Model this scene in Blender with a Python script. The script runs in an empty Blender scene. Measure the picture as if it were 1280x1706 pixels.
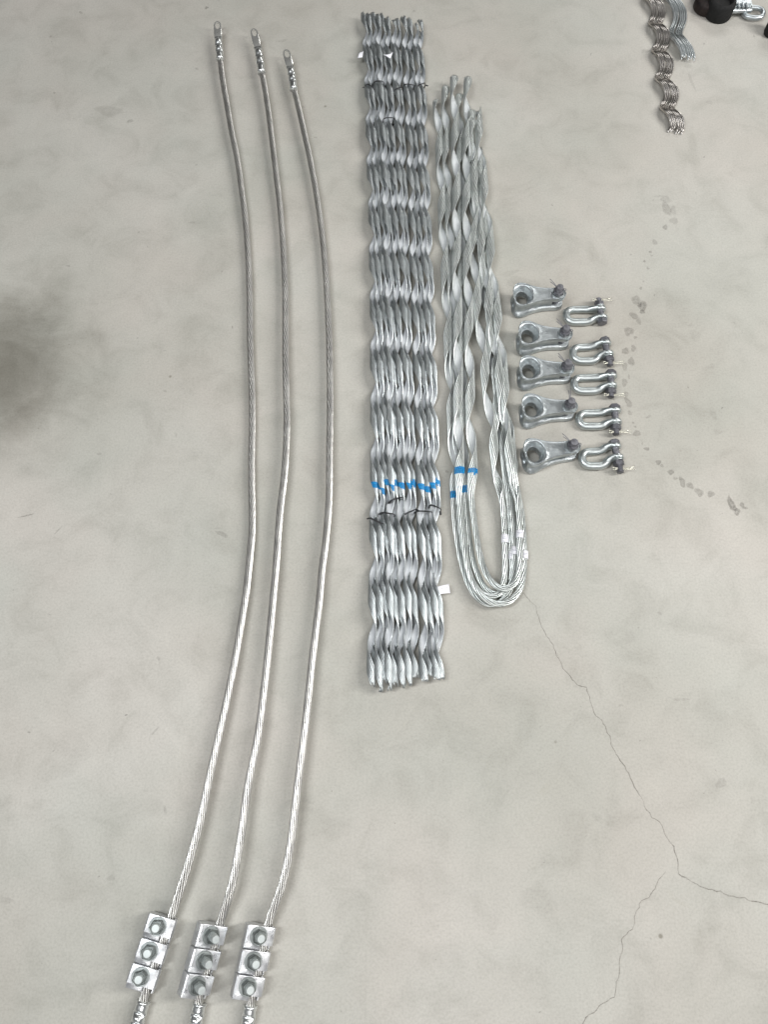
import bpy, bmesh, math, random
import numpy as np
from mathutils import Matrix, Vector
random.seed(7); rng = np.random.default_rng(7)
PI = math.pi
S = bpy.context.scene

# ---------------------------------------------------------------- camera
CH = 1.5; TH = math.radians(20); FP = 1281.0
cam = bpy.data.cameras.new('camera'); co = bpy.data.objects.new('camera', cam); S.collection.objects.link(co)
co.location = (0, 0, CH); co.rotation_euler = (TH, 0, 0)
cam.sensor_fit = 'VERTICAL'; cam.sensor_height = 36.0; cam.lens = FP / 1706 * 36.0
cam.clip_start = 0.02; cam.clip_end = 100
S.camera = co
S.render.resolution_x = 769; S.render.resolution_y = 1024

# ---------------------------------------------------------------- light
w = bpy.data.worlds.new('World'); S.world = w; w.use_nodes = True
wt = w.node_tree; bg = wt.nodes['Background']; bg.inputs[1].default_value = 0.15
_g = wt.nodes.new('ShaderNodeTexCoord'); _s = wt.nodes.new('ShaderNodeSeparateXYZ'); _r = wt.nodes.new('ShaderNodeValToRGB'); _m = wt.nodes.new('ShaderNodeMath')
wt.links.new(_g.outputs['Generated'], _s.inputs[0]); _m.operation = 'MULTIPLY_ADD'; _m.inputs[1].default_value = .5; _m.inputs[2].default_value = .5   # hall: dim far end (+y), lighter behind the camera
wt.links.new(_s.outputs['Y'], _m.inputs[0]); wt.links.new(_m.outputs[0], _r.inputs[0]); wt.links.new(_r.outputs[0], bg.inputs[0])
_r.color_ramp.elements[0].position = .15; _r.color_ramp.elements[0].color = (.95, .97, 1, 1); _r.color_ramp.elements[1].position = .85; _r.color_ramp.elements[1].color = (.20, .195, .18, 1)

def area(name, loc, target, sx, sy, power, col):
    l = bpy.data.lights.new(name, 'AREA'); l.shape = 'RECTANGLE'; l.size = sx; l.size_y = sy; l.energy = power; l.color = col
    o = bpy.data.objects.new(name, l); S.collection.objects.link(o); o.location = loc
    o.rotation_euler = (Vector(target) - Vector(loc)).to_track_quat('-Z', 'Y').to_euler()
    return o
area('window_light', (2.9, 0.6, 2.7), (0, .7, 0), 0.65, 2.4, 126, (1.0, 0.985, 0.96))
area('roof_light', (-1.3, 0.1, 3.4), (0, .6, 0), 0.4, 1.8, 78, (0.96, 0.985, 1.0))
area('far_window_light', (1.9, 4.6, 2.6), (0, 1.2, 0), 1.6, 1.0, 40, (1.0, .99, .97))
area('door_light', (0.6, -2.6, 3.6), (0, .5, 0), 2.2, 1.2, 64, (1.0, 0.985, 0.97))
S.view_settings.view_transform = 'Standard'; S.view_settings.look = 'None'; S.view_settings.exposure = 0.0; S.view_settings.gamma = 1.0

# ---------------------------------------------------------------- helpers
def P(px, py, z=0.0):
    """point at height z seen at photo position (px, py)"""
    x, y, q = (px - 640) / FP, -(py - 853) / FP, -1.0
    Y = y * math.cos(TH) - q * math.sin(TH); Z = y * math.sin(TH) + q * math.cos(TH)
    t = (z - CH) / Z
    return np.array([x * t, Y * t, z])

class MB:
    def __init__(s): s.v = []; s.f = []; s.m = []; s.n = 0; s.col = []
    def add(s, verts, faces, mat=0, a=None):
        verts = np.asarray(verts, float); s.v.append(verts)
        for fa in (faces if isinstance(faces, list) else [faces]):
            fa = np.asarray(fa, int)
            if fa.ndim == 1: fa = fa[None]
            s.f.append(fa + s.n); s.m.append(np.broadcast_to(np.asarray(mat, int), (len(fa),)))
        s.col.append(np.ones(len(verts)) if a is None else np.asarray(a, float)); s.n += len(verts)
        return s
    def loft(s, loops, mat=0, cap=True, closed=True, M=None, a=None, ring=False):
        """loops: (n, k, 3); ring joins last loop to first"""
        L = np.asarray(loops, float); n, k = L.shape[:2]
        i = np.arange(n if ring else n - 1)[:, None]; j = np.arange(k if closed else k - 1)[None]
        i2 = (i + 1) % n; j2 = (j + 1) % k
        q = np.stack([i * k + j, i * k + j2, i2 * k + j2, i2 * k + j], -1).reshape(-1, 4)
        mt = mat
        if not np.isscalar(mat): mt = np.repeat(np.asarray(mat)[:len(i)], j.shape[1])
        V = L.reshape(-1, 3)
        if M is not None: V = xf(M, V)
        s.add(V, q, mt, None if a is None else np.repeat(a, k))
        if cap and not ring:
            m0 = mat if np.isscalar(mat) else mat[0]; m1 = mat if np.isscalar(mat) else mat[-1]
            b = s.n - n * k
            s.f.append((np.arange(k)[::-1] + b)[None]); s.m.append(np.array([m0]))
            s.f.append((np.arange(k) + b + (n - 1) * k)[None]); s.m.append(np.array([m1]))
        return s
    def tube(s, path, r, sides=6, mat=0, cap=True, ring=False, M=None):
        p = np.asarray(path, float); T = tang(p, ring); N, B = frames(p, T)
        r = np.broadcast_to(np.asarray(r, float), (len(p),))[:, None, None]
        a = np.linspace(0, 2 * PI, sides, endpoint=False)[None, :, None]
        return s.loft(p[:, None] + r * (np.cos(a) * N[:, None] + np.sin(a) * B[:, None]), mat, cap, True, M, None, ring)
    def lathe(s, prof, sides=24, mat=0, M=None, phase=0.0):
        a = np.linspace(0, 2 * PI, sides, endpoint=False) + phase
        L = np.array([[(r * math.cos(t), r * math.sin(t), z) for t in a] for r, z in prof])
        return s.loft(L, mat, True, True, M)
    def box(s, c, d, bev=0.0, mat=0, M=None):
        bm = bmesh.new(); bmesh.ops.create_cube(bm, size=1.0)
        for v in bm.verts: v.co = Vector((v.co.x * d[0] + c[0], v.co.y * d[1] + c[1], v.co.z * d[2] + c[2]))
        if bev: bmesh.ops.bevel(bm, geom=bm.edges[:], offset=bev, segments=2, affect='EDGES')
        bm.verts.ensure_lookup_table()
        V = np.array([v.co for v in bm.verts])
        if M is not None: V = xf(M, V)
        s.add(V, [[v.index for v in f.verts] for f in bm.faces], mat); bm.free(); return s
    def prism(s, prof, y0, y1, bev=0.0006, mat=0, M=None):
        """profile in x,z run along y"""
        p = np.array(prof, float); c = p.mean(0)
        def lp(y, k): q = c + (p - c) * k; return np.stack([q[:, 0], np.full(len(q), y), q[:, 1]], 1)
        k = 1 - bev / np.abs(p - c).max() * 1.5
        return s.loft([lp(y0, k), lp(y0 + bev, 1), lp(y1 - bev, 1), lp(y1, k)], mat, True, True, M)
    def build(s, name, mats, parent=None, loc=None, sharp=None, alpha=False):
        me = bpy.data.meshes.new(name)
        V = np.concatenate(s.v)
        off = np.array(parent['_o']) if (parent is not None and '_o' in parent) else (np.array(loc) if loc is not None else np.zeros(3))
        V = V - off
        me.vertices.add(len(V)); me.vertices.foreach_set('co', V.astype(np.float32).ravel())
        tot = np.concatenate([np.full(len(f), f.shape[1]) for f in s.f]); lv = np.concatenate([f.ravel() for f in s.f])
        me.loops.add(len(lv)); me.loops.foreach_set('vertex_index', lv.astype(np.int32))
        me.polygons.add(len(tot)); st = np.concatenate([[0], np.cumsum(tot)[:-1]])
        me.polygons.foreach_set('loop_start', st.astype(np.int32)); me.polygons.foreach_set('loop_total', tot.astype(np.int32))
        for m in (mats if isinstance(mats, (list, tuple)) else [mats]): me.materials.append(m)
        me.polygons.foreach_set('material_index', np.concatenate(s.m).astype(np.int32))
        me.polygons.foreach_set('use_smooth', np.ones(len(tot), bool))
        if alpha:
            at = me.attributes.new('fade', 'FLOAT', 'POINT'); at.data.foreach_set('value', np.concatenate(s.col).astype(np.float32))
        me.update(calc_edges=True); me.validate()
        if sharp: me.set_sharp_from_angle(angle=math.radians(sharp))
        o = bpy.data.objects.new(name, me); S.collection.objects.link(o)
        if parent is not None:
            o.parent = parent
            if '_o' in parent: o['_o'] = parent['_o']
        elif loc is not None: o.location = loc
        return o

def xf(M, V):
    M = np.array(M); return V @ M[:3, :3].T + M[:3, 3]
def unit(v): return v / np.maximum(np.linalg.norm(v, axis=-1, keepdims=True), 1e-12)
def tang(p, ring=False):
    if ring: return unit(np.roll(p, -1, 0) - np.roll(p, 1, 0))
    return unit(np.gradient(p, axis=0))
def frames(p, T):
    if np.abs(T[:, 2]).max() < 0.93:
        N = unit(np.cross(T, [0, 0, 1.0])); return N, np.cross(N, T)
    N = np.zeros_like(T); n = np.cross(T[0], [0.3, 0.2, 1.0]); n = n / np.linalg.norm(n)
    for i in range(len(T)):
        n = n - T[i] * n.dot(T[i]); n = n / np.linalg.norm(n); N[i] = n
    return N, np.cross(N, T)
def spline(pts, step=0.004):
    """Catmull-Rom through pts, resampled evenly; returns points and arc length"""
    p = np.array(pts, float); p = np.vstack([2 * p[0] - p[1], p, 2 * p[-1] - p[-2]])
    out = []; t = np.linspace(0, 1, 24, endpoint=False)[:, None]
    for i in range(1, len(p) - 2):
        a, b, c, d = p[i - 1], p[i], p[i + 1], p[i + 2]
        out.append(0.5 * (2 * b + (c - a) * t + (2 * a - 5 * b + 4 * c - d) * t ** 2 + (3 * b - a - 3 * c + d) * t ** 3))
    out = np.vstack(out + [p[-2][None]])
    s = np.concatenate([[0], np.cumsum(np.linalg.norm(np.diff(out, axis=0), axis=1))])
    n = max(int(s[-1] / step), 3); q = np.linspace(0, s[-1], n)
    r = np.stack([np.interp(q, s, out[:, k]) for k in range(3)], 1)
    return r, q
def smooth(p, n=10):
    p = p.copy()
    for _ in range(n): p[1:-1] = p[1:-1] * .5 + (p[:-2] + p[2:]) * .25
    return p
def root(name, label, cat, loc, group=None):
    o = bpy.data.objects.new(name, None); S.collection.objects.link(o); o.location = loc; o.empty_display_size = .02
    o['label'] = label; o['category'] = cat; o['_o'] = [float(x) for x in loc]
    if group: o['group'] = group
    return o
def sstep(x, a, b):
    t = np.clip((x - a) / (b - a), 0, 1); return t * t * (3 - 2 * t)
def TR(x, y, z, rz=0, ry=0, rx=0):
    return Matrix.Translation((x, y, z)) @ Matrix.Rotation(rz, 4, 'Z') @ Matrix.Rotation(ry, 4, 'Y') @ Matrix.Rotation(rx, 4, 'X')

# ---------------------------------------------------------------- materials
def nodes(name):
    m = bpy.data.materials.new(name); m.use_nodes = True; nt = m.node_tree
    return m, nt, nt.nodes, nt.links, nt.nodes['Principled BSDF']
def ramp(N, stops, fac=None, L=None):
    r = N.new('ShaderNodeValToRGB'); e = r.color_ramp.elements
    while len(e) < len(stops): e.new(.5)
    for k, (p, c) in enumerate(stops):
        e[k].position = p; e[k].color = (*c, 1) if len(c) == 3 else c
    if fac is not None: L.new(fac, r.inputs[0])
    return r
def noise(N, L, scale, detail=4, rough=.6, vec=None, dist=0):
    n = N.new('ShaderNodeTexNoise'); n.inputs['Scale'].default_value = scale; n.inputs['Detail'].default_value = detail
    n.inputs['Roughness'].default_value = rough; n.inputs['Distortion'].default_value = dist
    if vec is not None: L.new(vec, n.inputs['Vector'])
    return n.outputs[0]
def metal(name, c0, c1, metallic, r0, r1, scale=60, bump=0.0, bscale=400):
    m, nt, N, L, b = nodes(name)
    tc = N.new('ShaderNodeTexCoord').outputs['Object']
    f = noise(N, L, scale, 5, .65, tc)
    rc = ramp(N, [(.32, c0), (.68, c1)], f, L); L.new(rc.outputs[0], b.inputs['Base Color'])
    g = noise(N, L, scale * 2.7, 3, .6, tc)
    mr = N.new('ShaderNodeMapRange'); L.new(g, mr.inputs[0]); mr.inputs[1].default_value = .3; mr.inputs[2].default_value = .7
    mr.inputs[3].default_value = r0; mr.inputs[4].default_value = r1; L.new(mr.outputs[0], b.inputs['Roughness'])
    b.inputs['Metallic'].default_value = metallic
    if bump:
        bn = N.new('ShaderNodeBump'); bn.inputs['Strength'].default_value = bump; bn.inputs['Distance'].default_value = .001
        L.new(noise(N, L, bscale, 3, .6, tc), bn.inputs['Height']); L.new(bn.outputs[0], b.inputs['Normal'])
    return m
M_GALV = metal('galvanised_wire', (.40, .43, .435), (.60, .63, .635), .88, .30, .44, 25)
M_GALV2 = metal('bright_galvanised_wire', (.58, .615, .60), (.76, .79, .775), .86, .30, .44, 25)
M_GRIT2 = metal('pale_grit_coating', (.50, .525, .53), (.61, .63, .64), .15, .65, .85, 40, .6, 1500)
M_GRIT = metal('grit_coating', (.43, .45, .47), (.55, .57, .59), .15, .65, .85, 40, .6, 1500)
M_GLUE = metal('dark_glue_between_wires', (.05, .055, .055), (.10, .105, .105), .1, .6, .8, 40)
M_ALU = metal('bright_aluminium_wire', (.56, .55, .53), (.76, .75, .72), .93, .30, .40, 20)
M_WASH = metal('washer_steel', (.32, .35, .345), (.46, .49, .485), .8, .35, .5, 90)
M_SHANK = metal('bolt_end_steel', (.50, .54, .54), (.62, .66, .65), .7, .45, .55, 90)
M_CLAMP = metal('cast_aluminium', (.58, .59, .61), (.78, .79, .80), .8, .26, .50, 45, .35, 400)
M_TIN = metal('tinned_lug', (.72, .74, .74), (.84, .86, .85), .95, .26, .34, 12)
M_PALM = metal('tinned_palm', (.66, .66, .63), (.82, .82, .79), .8, .24, .34, 20)
M_CAST = metal('galvanised_casting', (.36, .39, .405), (.58, .62, .63), .85, .30, .48, 45, .35, 350)
M_SHACK = metal('zinc_plated_steel', (.46, .50, .50), (.60, .64, .64), .92, .34, .42, 40)
M_BOLT = metal('dark_bolt_steel', (.13, .13, .145), (.25, .25, .27), .8, .42, .6, 120, .4, 500)
M_NUT = metal('grey_nut_steel', (.13, .145, .14), (.24, .26, .255), .8, .33, .45, 120, .3, 500)
M_PIN = metal('cotter_pin_wire', (.55, .54, .45), (.75, .74, .65), .9, .25, .4, 80)
M_DARKWIRE = metal('shiny_rod_wire', (.46, .435, .41), (.68, .65, .62), 1.0, .26, .34, 30)
M_BROWNWIRE = metal('weathered_rod_wire', (.50, .47, .45), (.72, .69, .67), 1.0, .22, .34, 30)
M_TIE = metal('black_tie_wire', (.012, .012, .014), (.03, .03, .034), .0, .4, .6, 50)
M_RUB = metal('black_rubber', (.002, .002, .002), (.006, .006, .006), 0, .75, .9, 60, .3, 200)
M_RUST = metal('dark_rusty_casting', (.006, .004, .004), (.026, .015, .012), .2, .5, .8, 60, .5, 200)
M_LABEL = metal('white_label', (.80, .80, .85), (.88, .88, .92), 0, .4, .5, 60)
M_INK = metal('grey_label_print', (.18, .18, .22), (.32, .32, .38), 0, .5, .6, 900)
M_ENDS = metal('cut_wire_ends', (.85, .85, .85), (.95, .95, .95), .3, .4, .6, 60)

def paint_mat():
    m, nt, N, L, b = nodes('blue_marking_paint')
    tc = N.new('ShaderNodeTexCoord').outputs['Object']
    f = noise(N, L, 300, 4, .7, tc)
    rc = ramp(N, [(.36, (.003, .13, .36)), (.55, (.004, .25, .56)), (.70, (.02, .42, .70))], f, L)
    L.new(rc.outputs[0], b.inputs['Base Color']); b.inputs['Roughness'].default_value = .38; return m
M_BLUE = paint_mat()

def floor_mat():
    m, nt, N, L, b = nodes('power_trowelled_concrete')
    tc = N.new('ShaderNodeTexCoord').outputs['Object']
    def mix(fac, a, bb, mode='MIX'):
        x = N.new('ShaderNodeMix'); x.data_type = 'RGBA'; x.blend_type = mode
        if isinstance(fac, float): x.inputs[0].default_value = fac
        else: L.new(fac, x.inputs[0])
        for i, q in ((6, a), (7, bb)):
            if isinstance(q, tuple): x.inputs[i].default_value = (*q, 1)
            else: L.new(q, x.inputs[i])
        return x.outputs[2]
    big = ramp(N, [(.30, (.368, .358, .326)), (.50, (.414, .403, .373)), (.70, (.450, .437, .409))], noise(N, L, 1.7, 3, .5, tc, .4), L).outputs[0]
    tint = ramp(N, [(.34, (.975, .99, .97)), (.66, (1.025, 1.0, .98))], noise(N, L, 3.1, 3, .5, tc, .3), L).outputs[0]
    c = mix(1.0, big, tint, 'MULTIPLY')
    mid = ramp(N, [(.28, (.86, .86, .85)), (.5, (1, 1, 1)), (.75, (1.07, 1.07, 1.07))], noise(N, L, 11, 7, .66, tc, .6), L).outputs[0]
    c = mix(1.0, c, mid, 'MULTIPLY')
    fine = ramp(N, [(.25, (.84, .84, .83)), (.5, (1, 1, 1)), (.75, (1.10, 1.10, 1.10))], noise(N, L, 240, 4, .7, tc), L).outputs[0]
    c = mix(1.0, c, fine, 'MULTIPLY')
    # small dark pits and specks
    vo = N.new('ShaderNodeTexVoronoi'); vo.inputs['Scale'].default_value = 9; L.new(tc, vo.inputs['Vector'])
    pits = ramp(N, [(.02, (.55, .54, .50)), (.045, (1, 1, 1))], vo.outputs['Distance'], L).outputs[0]
    sel = ramp(N, [(.60, (0, 0, 0)), (.62, (1, 1, 1))], vo.outputs['Color'], L).outputs[0]
    c = mix(sel, c, mix(1.0, c, pits, 'MULTIPLY'))
    # faint yellow-brown blotches
    bl = ramp(N, [(.66, (0, 0, 0)), (.80, (.45, .45, .45))], noise(N, L, 5.3, 6, .7, tc, 1.0), L).outputs[0]
    c = mix(bl, c, mix(1.0, c, (.84, .82, .74), 'MULTIPLY'))
    # trowel scratches
    mp = N.new('ShaderNodeMapping'); mp.inputs['Scale'].default_value = (40, 3.0, 1); mp.inputs['Rotation'].default_value = (0, 0, .9); L.new(tc, mp.inputs[0])
    sc = ramp(N, [(.70, (1, 1, 1)), (.76, (.90, .90, .89))], noise(N, L, 1.6, 5, .7, mp.outputs[0], .5), L).outputs[0]
    c = mix(1.0, c, sc, 'MULTIPLY')
    # one large darker patch with a ragged edge at the left
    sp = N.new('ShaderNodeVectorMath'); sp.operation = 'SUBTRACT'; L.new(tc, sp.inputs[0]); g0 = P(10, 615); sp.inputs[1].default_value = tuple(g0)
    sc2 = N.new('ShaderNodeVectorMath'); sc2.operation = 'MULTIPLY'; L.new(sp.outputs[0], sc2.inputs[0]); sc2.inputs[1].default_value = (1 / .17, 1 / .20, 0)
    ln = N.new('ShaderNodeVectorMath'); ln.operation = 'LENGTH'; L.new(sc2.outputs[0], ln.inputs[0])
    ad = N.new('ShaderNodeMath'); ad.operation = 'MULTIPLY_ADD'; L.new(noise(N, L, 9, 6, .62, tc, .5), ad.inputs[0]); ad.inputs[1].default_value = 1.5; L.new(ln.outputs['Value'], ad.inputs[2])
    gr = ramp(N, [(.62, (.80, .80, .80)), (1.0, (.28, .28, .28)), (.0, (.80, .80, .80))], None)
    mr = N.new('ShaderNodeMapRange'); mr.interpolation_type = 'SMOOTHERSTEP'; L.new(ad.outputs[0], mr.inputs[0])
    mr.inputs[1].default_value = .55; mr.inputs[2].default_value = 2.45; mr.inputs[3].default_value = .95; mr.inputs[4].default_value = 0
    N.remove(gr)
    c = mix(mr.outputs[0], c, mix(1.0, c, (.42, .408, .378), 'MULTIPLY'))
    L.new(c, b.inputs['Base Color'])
    rr = N.new('ShaderNodeMapRange'); L.new(noise(N, L, 7, 5, .6, tc), rr.inputs[0]); rr.inputs[1].default_value = .3; rr.inputs[2].default_value = .7
    rr.inputs[3].default_value = .5; rr.inputs[4].default_value = .68; L.new(rr.outputs[0], b.inputs['Roughness'])
    b.inputs['Specular IOR Level'].default_value = .35
    bn = N.new('ShaderNodeBump'); bn.inputs['Strength'].default_value = .25; bn.inputs['Distance'].default_value = .0006
    L.new(noise(N, L, 160, 5, .7, tc), bn.inputs['Height']); L.new(bn.outputs[0], b.inputs['Normal'])
    return m
M_FLOOR = floor_mat()
def stain_mat(name, col, amt, rough=.5):
    m, nt, N, L, b = nodes(name)
    b.inputs['Base Color'].default_value = (*col, 1); b.inputs['Roughness'].default_value = rough
    at = N.new('ShaderNodeAttribute'); at.attribute_name = 'fade'
    tc = N.new('ShaderNodeTexCoord').outputs['Object']
    f = noise(N, L, 170, 5, .7, tc)
    mr = N.new('ShaderNodeMapRange'); L.new(f, mr.inputs[0]); mr.inputs[1].default_value = .30; mr.inputs[2].default_value = .65; mr.inputs[3].default_value = .35; mr.inputs[4].default_value = 1.0
    mu = N.new('ShaderNodeMath'); mu.operation = 'MULTIPLY'; L.new(mr.outputs[0], mu.inputs[0]); L.new(at.outputs['Fac'], mu.inputs[1])
    m2 = N.new('ShaderNodeMath'); m2.operation = 'MULTIPLY'; L.new(mu.outputs[0], m2.inputs[0]); m2.inputs[1].default_value = amt
    L.new(m2.outputs[0], b.inputs['Alpha']); return m
M_STAIN = stain_mat('damp_dirt_mark', (.24, .225, .20), .44)
M_CRACK = stain_mat('hairline_crack', (.14, .12, .10), .72, .9)  # flat dark line for the cracks in the concrete

# ---------------------------------------------------------------- setting: floor, cracks, marks
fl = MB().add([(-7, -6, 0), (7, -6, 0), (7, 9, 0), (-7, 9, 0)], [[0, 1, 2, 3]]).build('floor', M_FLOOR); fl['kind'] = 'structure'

def crack(pts, w0, w1, name):
    p = np.array([P(x, y)[:2] for x, y in pts]); q = []
    for a, b in zip(p, p[1:]):
        n = max(int(np.linalg.norm(b - a) / .006), 1)
        for i in range(n):
            t = i / n; d = (b - a) / (np.linalg.norm(b - a) + 1e-9); q.append(a + (b - a) * t + np.array([-d[1], d[0]]) * rng.normal(0, .0011))
    q.append(p[-1]); q = np.array(q); T = unit(np.gradient(q, axis=0)); Nn = np.stack([-T[:, 1], T[:, 0]], 1)
    wd = np.linspace(w0, w1, len(q)) * (0.5 + rng.random(len(q))) ; wd[0] = wd[-1] = .0001
    wd = np.convolve(wd, [.25, .5, .25], 'same')[:, None]
    z = np.full((len(q), 1), .0004)
    L = np.stack([np.hstack([q - Nn * wd, z]), np.hstack([q, z]), np.hstack([q + Nn * wd, z])], 1)
    mb = MB(); n = len(q); i = np.arange(n - 1)[:, None]; j = np.arange(2)[None]
    mb.add(L.reshape(-1, 3), np.stack([i * 3 + j, i * 3 + j + 1, (i + 1) * 3 + j + 1, (i + 1) * 3 + j], -1).reshape(-1, 4), 0, np.tile([.0, 1.0, .0], n) * np.repeat(.55 + .45 * rng.random(n), 3))
    o = mb.build('floor_crack', M_CRACK, alpha=True); o['kind'] = 'structure'; o['label'] = name
    return o
cr = lambda L_: [(860 + x / 2.286, 960 + y / 2.286) for x, y in L_]
crack(cr([(20, 50), (35, 70), (75, 115), (90, 170), (110, 215), (145, 260), (155, 300), (190, 360), (235, 412), (268, 424), (280, 460), (298, 520), (335, 560), (355, 610), (370, 655), (390, 690), (430, 750), (445, 785), (470, 830), (500, 890), (520, 915), (548, 935), (570, 985), (600, 1030), (618, 1085), (622, 1135), (660, 1158), (720, 1190), (780, 1200), (830, 1218), (900, 1236), (960, 1250), (1100, 1290)]), .0009, .0013, 'long hairline crack running down the concrete from the hairpin loops')
crack(cr([(572, 1124), (545, 1155), (530, 1190), (505, 1220), (480, 1235), (465, 1275), (455, 1300), (445, 1345), (400, 1385), (405, 1430), (395, 1475), (397, 1515), (380, 1560), (375, 1600), (320, 1635), (300, 1665), (265, 1680), (255, 1706), (230, 1790)]), .0008, .0011, 'hairline crack branching down to the lower edge')

def blob(mb, px, py, rx, ry, rot=0, a=1.0, jag=.25):
    c = P(px, py)[:2]; sx = P(px + 1, py)[0] - P(px, py)[0]; sy = P(px, py)[1] - P(px, py + 1)[1]
    n = 18; t = np.linspace(0, 2 * PI, n, endpoint=False)
    k = 1 + jag * (np.sin(t * 2 + rng.random() * 6) * .6 + np.sin(t * 3 + rng.random() * 6) * .5 + rng.normal(0, .25, n))
    X = np.cos(t) * k * rx; Y = np.sin(t) * k * ry; ca, sa = math.cos(rot), math.sin(rot)
    x = (X * ca - Y * sa) * sx; y = (X * sa + Y * ca) * sy
    z = .0003 + .0000004 * len(mb.v)
    rings = [(0.0, a * .8), (.6, a * .9), (.85, a), (1.08, 0)]
    V = [(c[0], c[1], z)]; A = [a * .8]
    for f, al in rings[1:]:
        V += [(c[0] + x[i] * f, c[1] + y[i] * f, z) for i in range(n)]; A += [al] * n
    tri = [[0, 1 + i, 1 + (i + 1) % n] for i in range(n)]
    quad = [[1 + r * n + i, 1 + r * n + (i + 1) % n, 1 + (r + 1) * n + (i + 1) % n, 1 + (r + 1) * n + i] for r in (0, 1) for i in range(n)]
    b0 = mb.n; mb.v.append(np.array(V)); mb.col.append(np.array(A)); mb.n += len(V)
    for fa in (np.array(tri), np.array(quad)): mb.f.append(fa + b0); mb.m.append(np.zeros(len(fa), int))
sb = MB()
for x, y, rx, ry, rot, a in [
    (265, 95, 26, 16, 0, .35), (268, 140, 20, 38, .1, .5), (302, 150, 16, 22, 0, .35), (305, 200, 20, 18, 0, .4), (262, 232, 12, 13, 0, .7), (235, 80, 30, 6, 0, .25),
    (212, 305, 17, 10, -.5, .5), (190, 352, 8, 7, 0, .7), (195, 370, 6, 6, 0, .5), (160, 398, 7, 5, -.6, .7), (178, 432, 8, 6, 0, .6), (155, 497, 5, 4, 0, .6), (142, 530, 7, 7, 0, .6),
    (122, 592, 22, 28, 0, .6), (150, 618, 22, 26, .3, .95), (150, 645, 12, 12, 0, .9), (108, 665, 20, 18, -.5, .7), (132, 690, 12, 20, .5, .5), (84, 742, 22, 24, .2, .65), (116, 772, 9, 8, 0, .6),
    (68, 838, 16, 18, 0, .7), (106, 825, 13, 16, 0, .6), (96, 890, 15, 22, .2, .7), (64, 915, 14, 20, 0, .5), (84, 965, 5, 14, 0, .4), (62, 992, 15, 20, .2, .55), (72, 1048, 12, 12, 0, .5), (80, 1090, 15, 28, .3, .6), (88, 1142, 11, 12, 0, .5),
    (180, 1160, 18, 5, .5, .4), (106, 1190, 6, 6, 0, .5), (115, 1210, 8, 6, 0, .5), (124, 1242, 20, 15, -.4, .65), (150, 1290, 5, 10, 0, .4), (172, 1318, 13, 10, 0, .85), (228, 1384, 15, 12, -.4, .8), (246, 1400, 9, 8, 0, .6),
    (290, 1432, 16, 14, -.6, .8), (312, 1462, 10, 8, 0, .6), (346, 1480, 16, 24, .3, .7), (384, 1498, 17, 17, 0, .7), (428, 1530, 19, 22, .5, .7), (486, 1540, 17, 18, 0, .7), (588, 1590, 20, 34, .25, 1), (615, 1625, 16, 18, .5, .95), (640, 1595, 16, 12, -.7, .75), (660, 1608, 8, 7, 0, .6),
    (498, 1150, 14, 24, .2, .22), (520, 1235, 22, 12, 0, .18), (410, 760, 30, 25, 0, .12), (480, 915, 30, 12, .3, .15), (390, 712, 14, 10, 0, .16)]:
    blob(sb, 1020 + x / 2.942, 300 + y / 2.942, rx / 2.942, ry / 2.942, rot, a)
for x, y, rx, ry, rot, a in [(1202, 1305, 12, 6, .4, .35), (1135, 1165, 14, 3, 0, .3), (1050, 1060, 9, 14, 0, .12), (1100, 1022, 5, 2, -.4, .4), (1035, 1175, 4, 2, 0, .35), (996, 1362, 8, 7, 0, .2),
    (344, 13, 3, 2.5, 0, 1), (134, 21, 4, 1.6, -.5, .6), (84, 61, 2, 2, 0, .6), (216, 202, 6, 2.5, 0, .6), (182, 185, 22, 9, 0, .28), (90, 155, 2, 2, 0, .6), (328, 115, 4, 1.5, -.4, .5), (320, 371, 7, 1.5, 0, .4),
    (113, 443, 4, 1.2, 0, .7), (275, 652, 3, 1.5, 0, .5), (293, 725, 1.2, 3, 0, .5), (165, 756, 5, 2, 0, .4), (44, 859, 13, 1.1, .25, .85), (96, 884, 10, 1.2, .9, .5), (370, 890, 11, 4, -.5, .5), (362, 880, 5, 1.5, 0, .3),
    (264, 1097, 2.5, 4, .3, .5), (210, 1191, 2.2, 1.8, 0, .9), (48, 1220, 2.2, 1.8, 0, .9), (258, 1218, 2, 8, -.7, .45), (275, 1350, 2, 9, .2, .45), (165, 1460, 1.6, 1.6, 0, .7), (185, 1463, 8, 5, 0, .3), (10, 1500, 14, 5, 0, .25),
    (745, 786, 3, 2, 0, .7), (738, 560, 3.5, 2.5, 0, .4), (741, 596, 4, 4, 0, .3), (1076, 85, 8, 3, 0, .5), (1174, 73, 1.5, 1.5, 0, .7), (1153, 135, 3, 14, .2, .3), (1183, 171, 6, 3, -.3, .25), (526, 229, 3, 1.5, 0, .5), (470, 68, 10, 2, .1, .3), (870, 470, 25, 10, 0, .15), (850, 455, 14, 5, .2, .2),
    (680, 1240, 30, 6, .3, .12), (560, 1380, 24, 20, 0, .10), (120, 1240, 30, 24, 0, .10), (500, 1340, 30, 12, 0, .12), (900, 1500, 34, 20, 0, .10)]:
    blob(sb, x, y, rx, ry, rot, a * .9)
for _ in range(110):   # scattered specks of grit and tiny scuffs
    x, y = rng.uniform(-40, 1320), rng.uniform(-60, 1740)
    blob(sb, x, y, rng.uniform(.7, 2.4), rng.uniform(.6, 1.3), rng.uniform(0, 3), rng.uniform(.25, .75), .3)
o = sb.build('floor_marks', M_STAIN, alpha=True); o['kind'] = 'structure'; o['label'] = 'trail of grey damp spots and small scuffs on the concrete'

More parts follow.
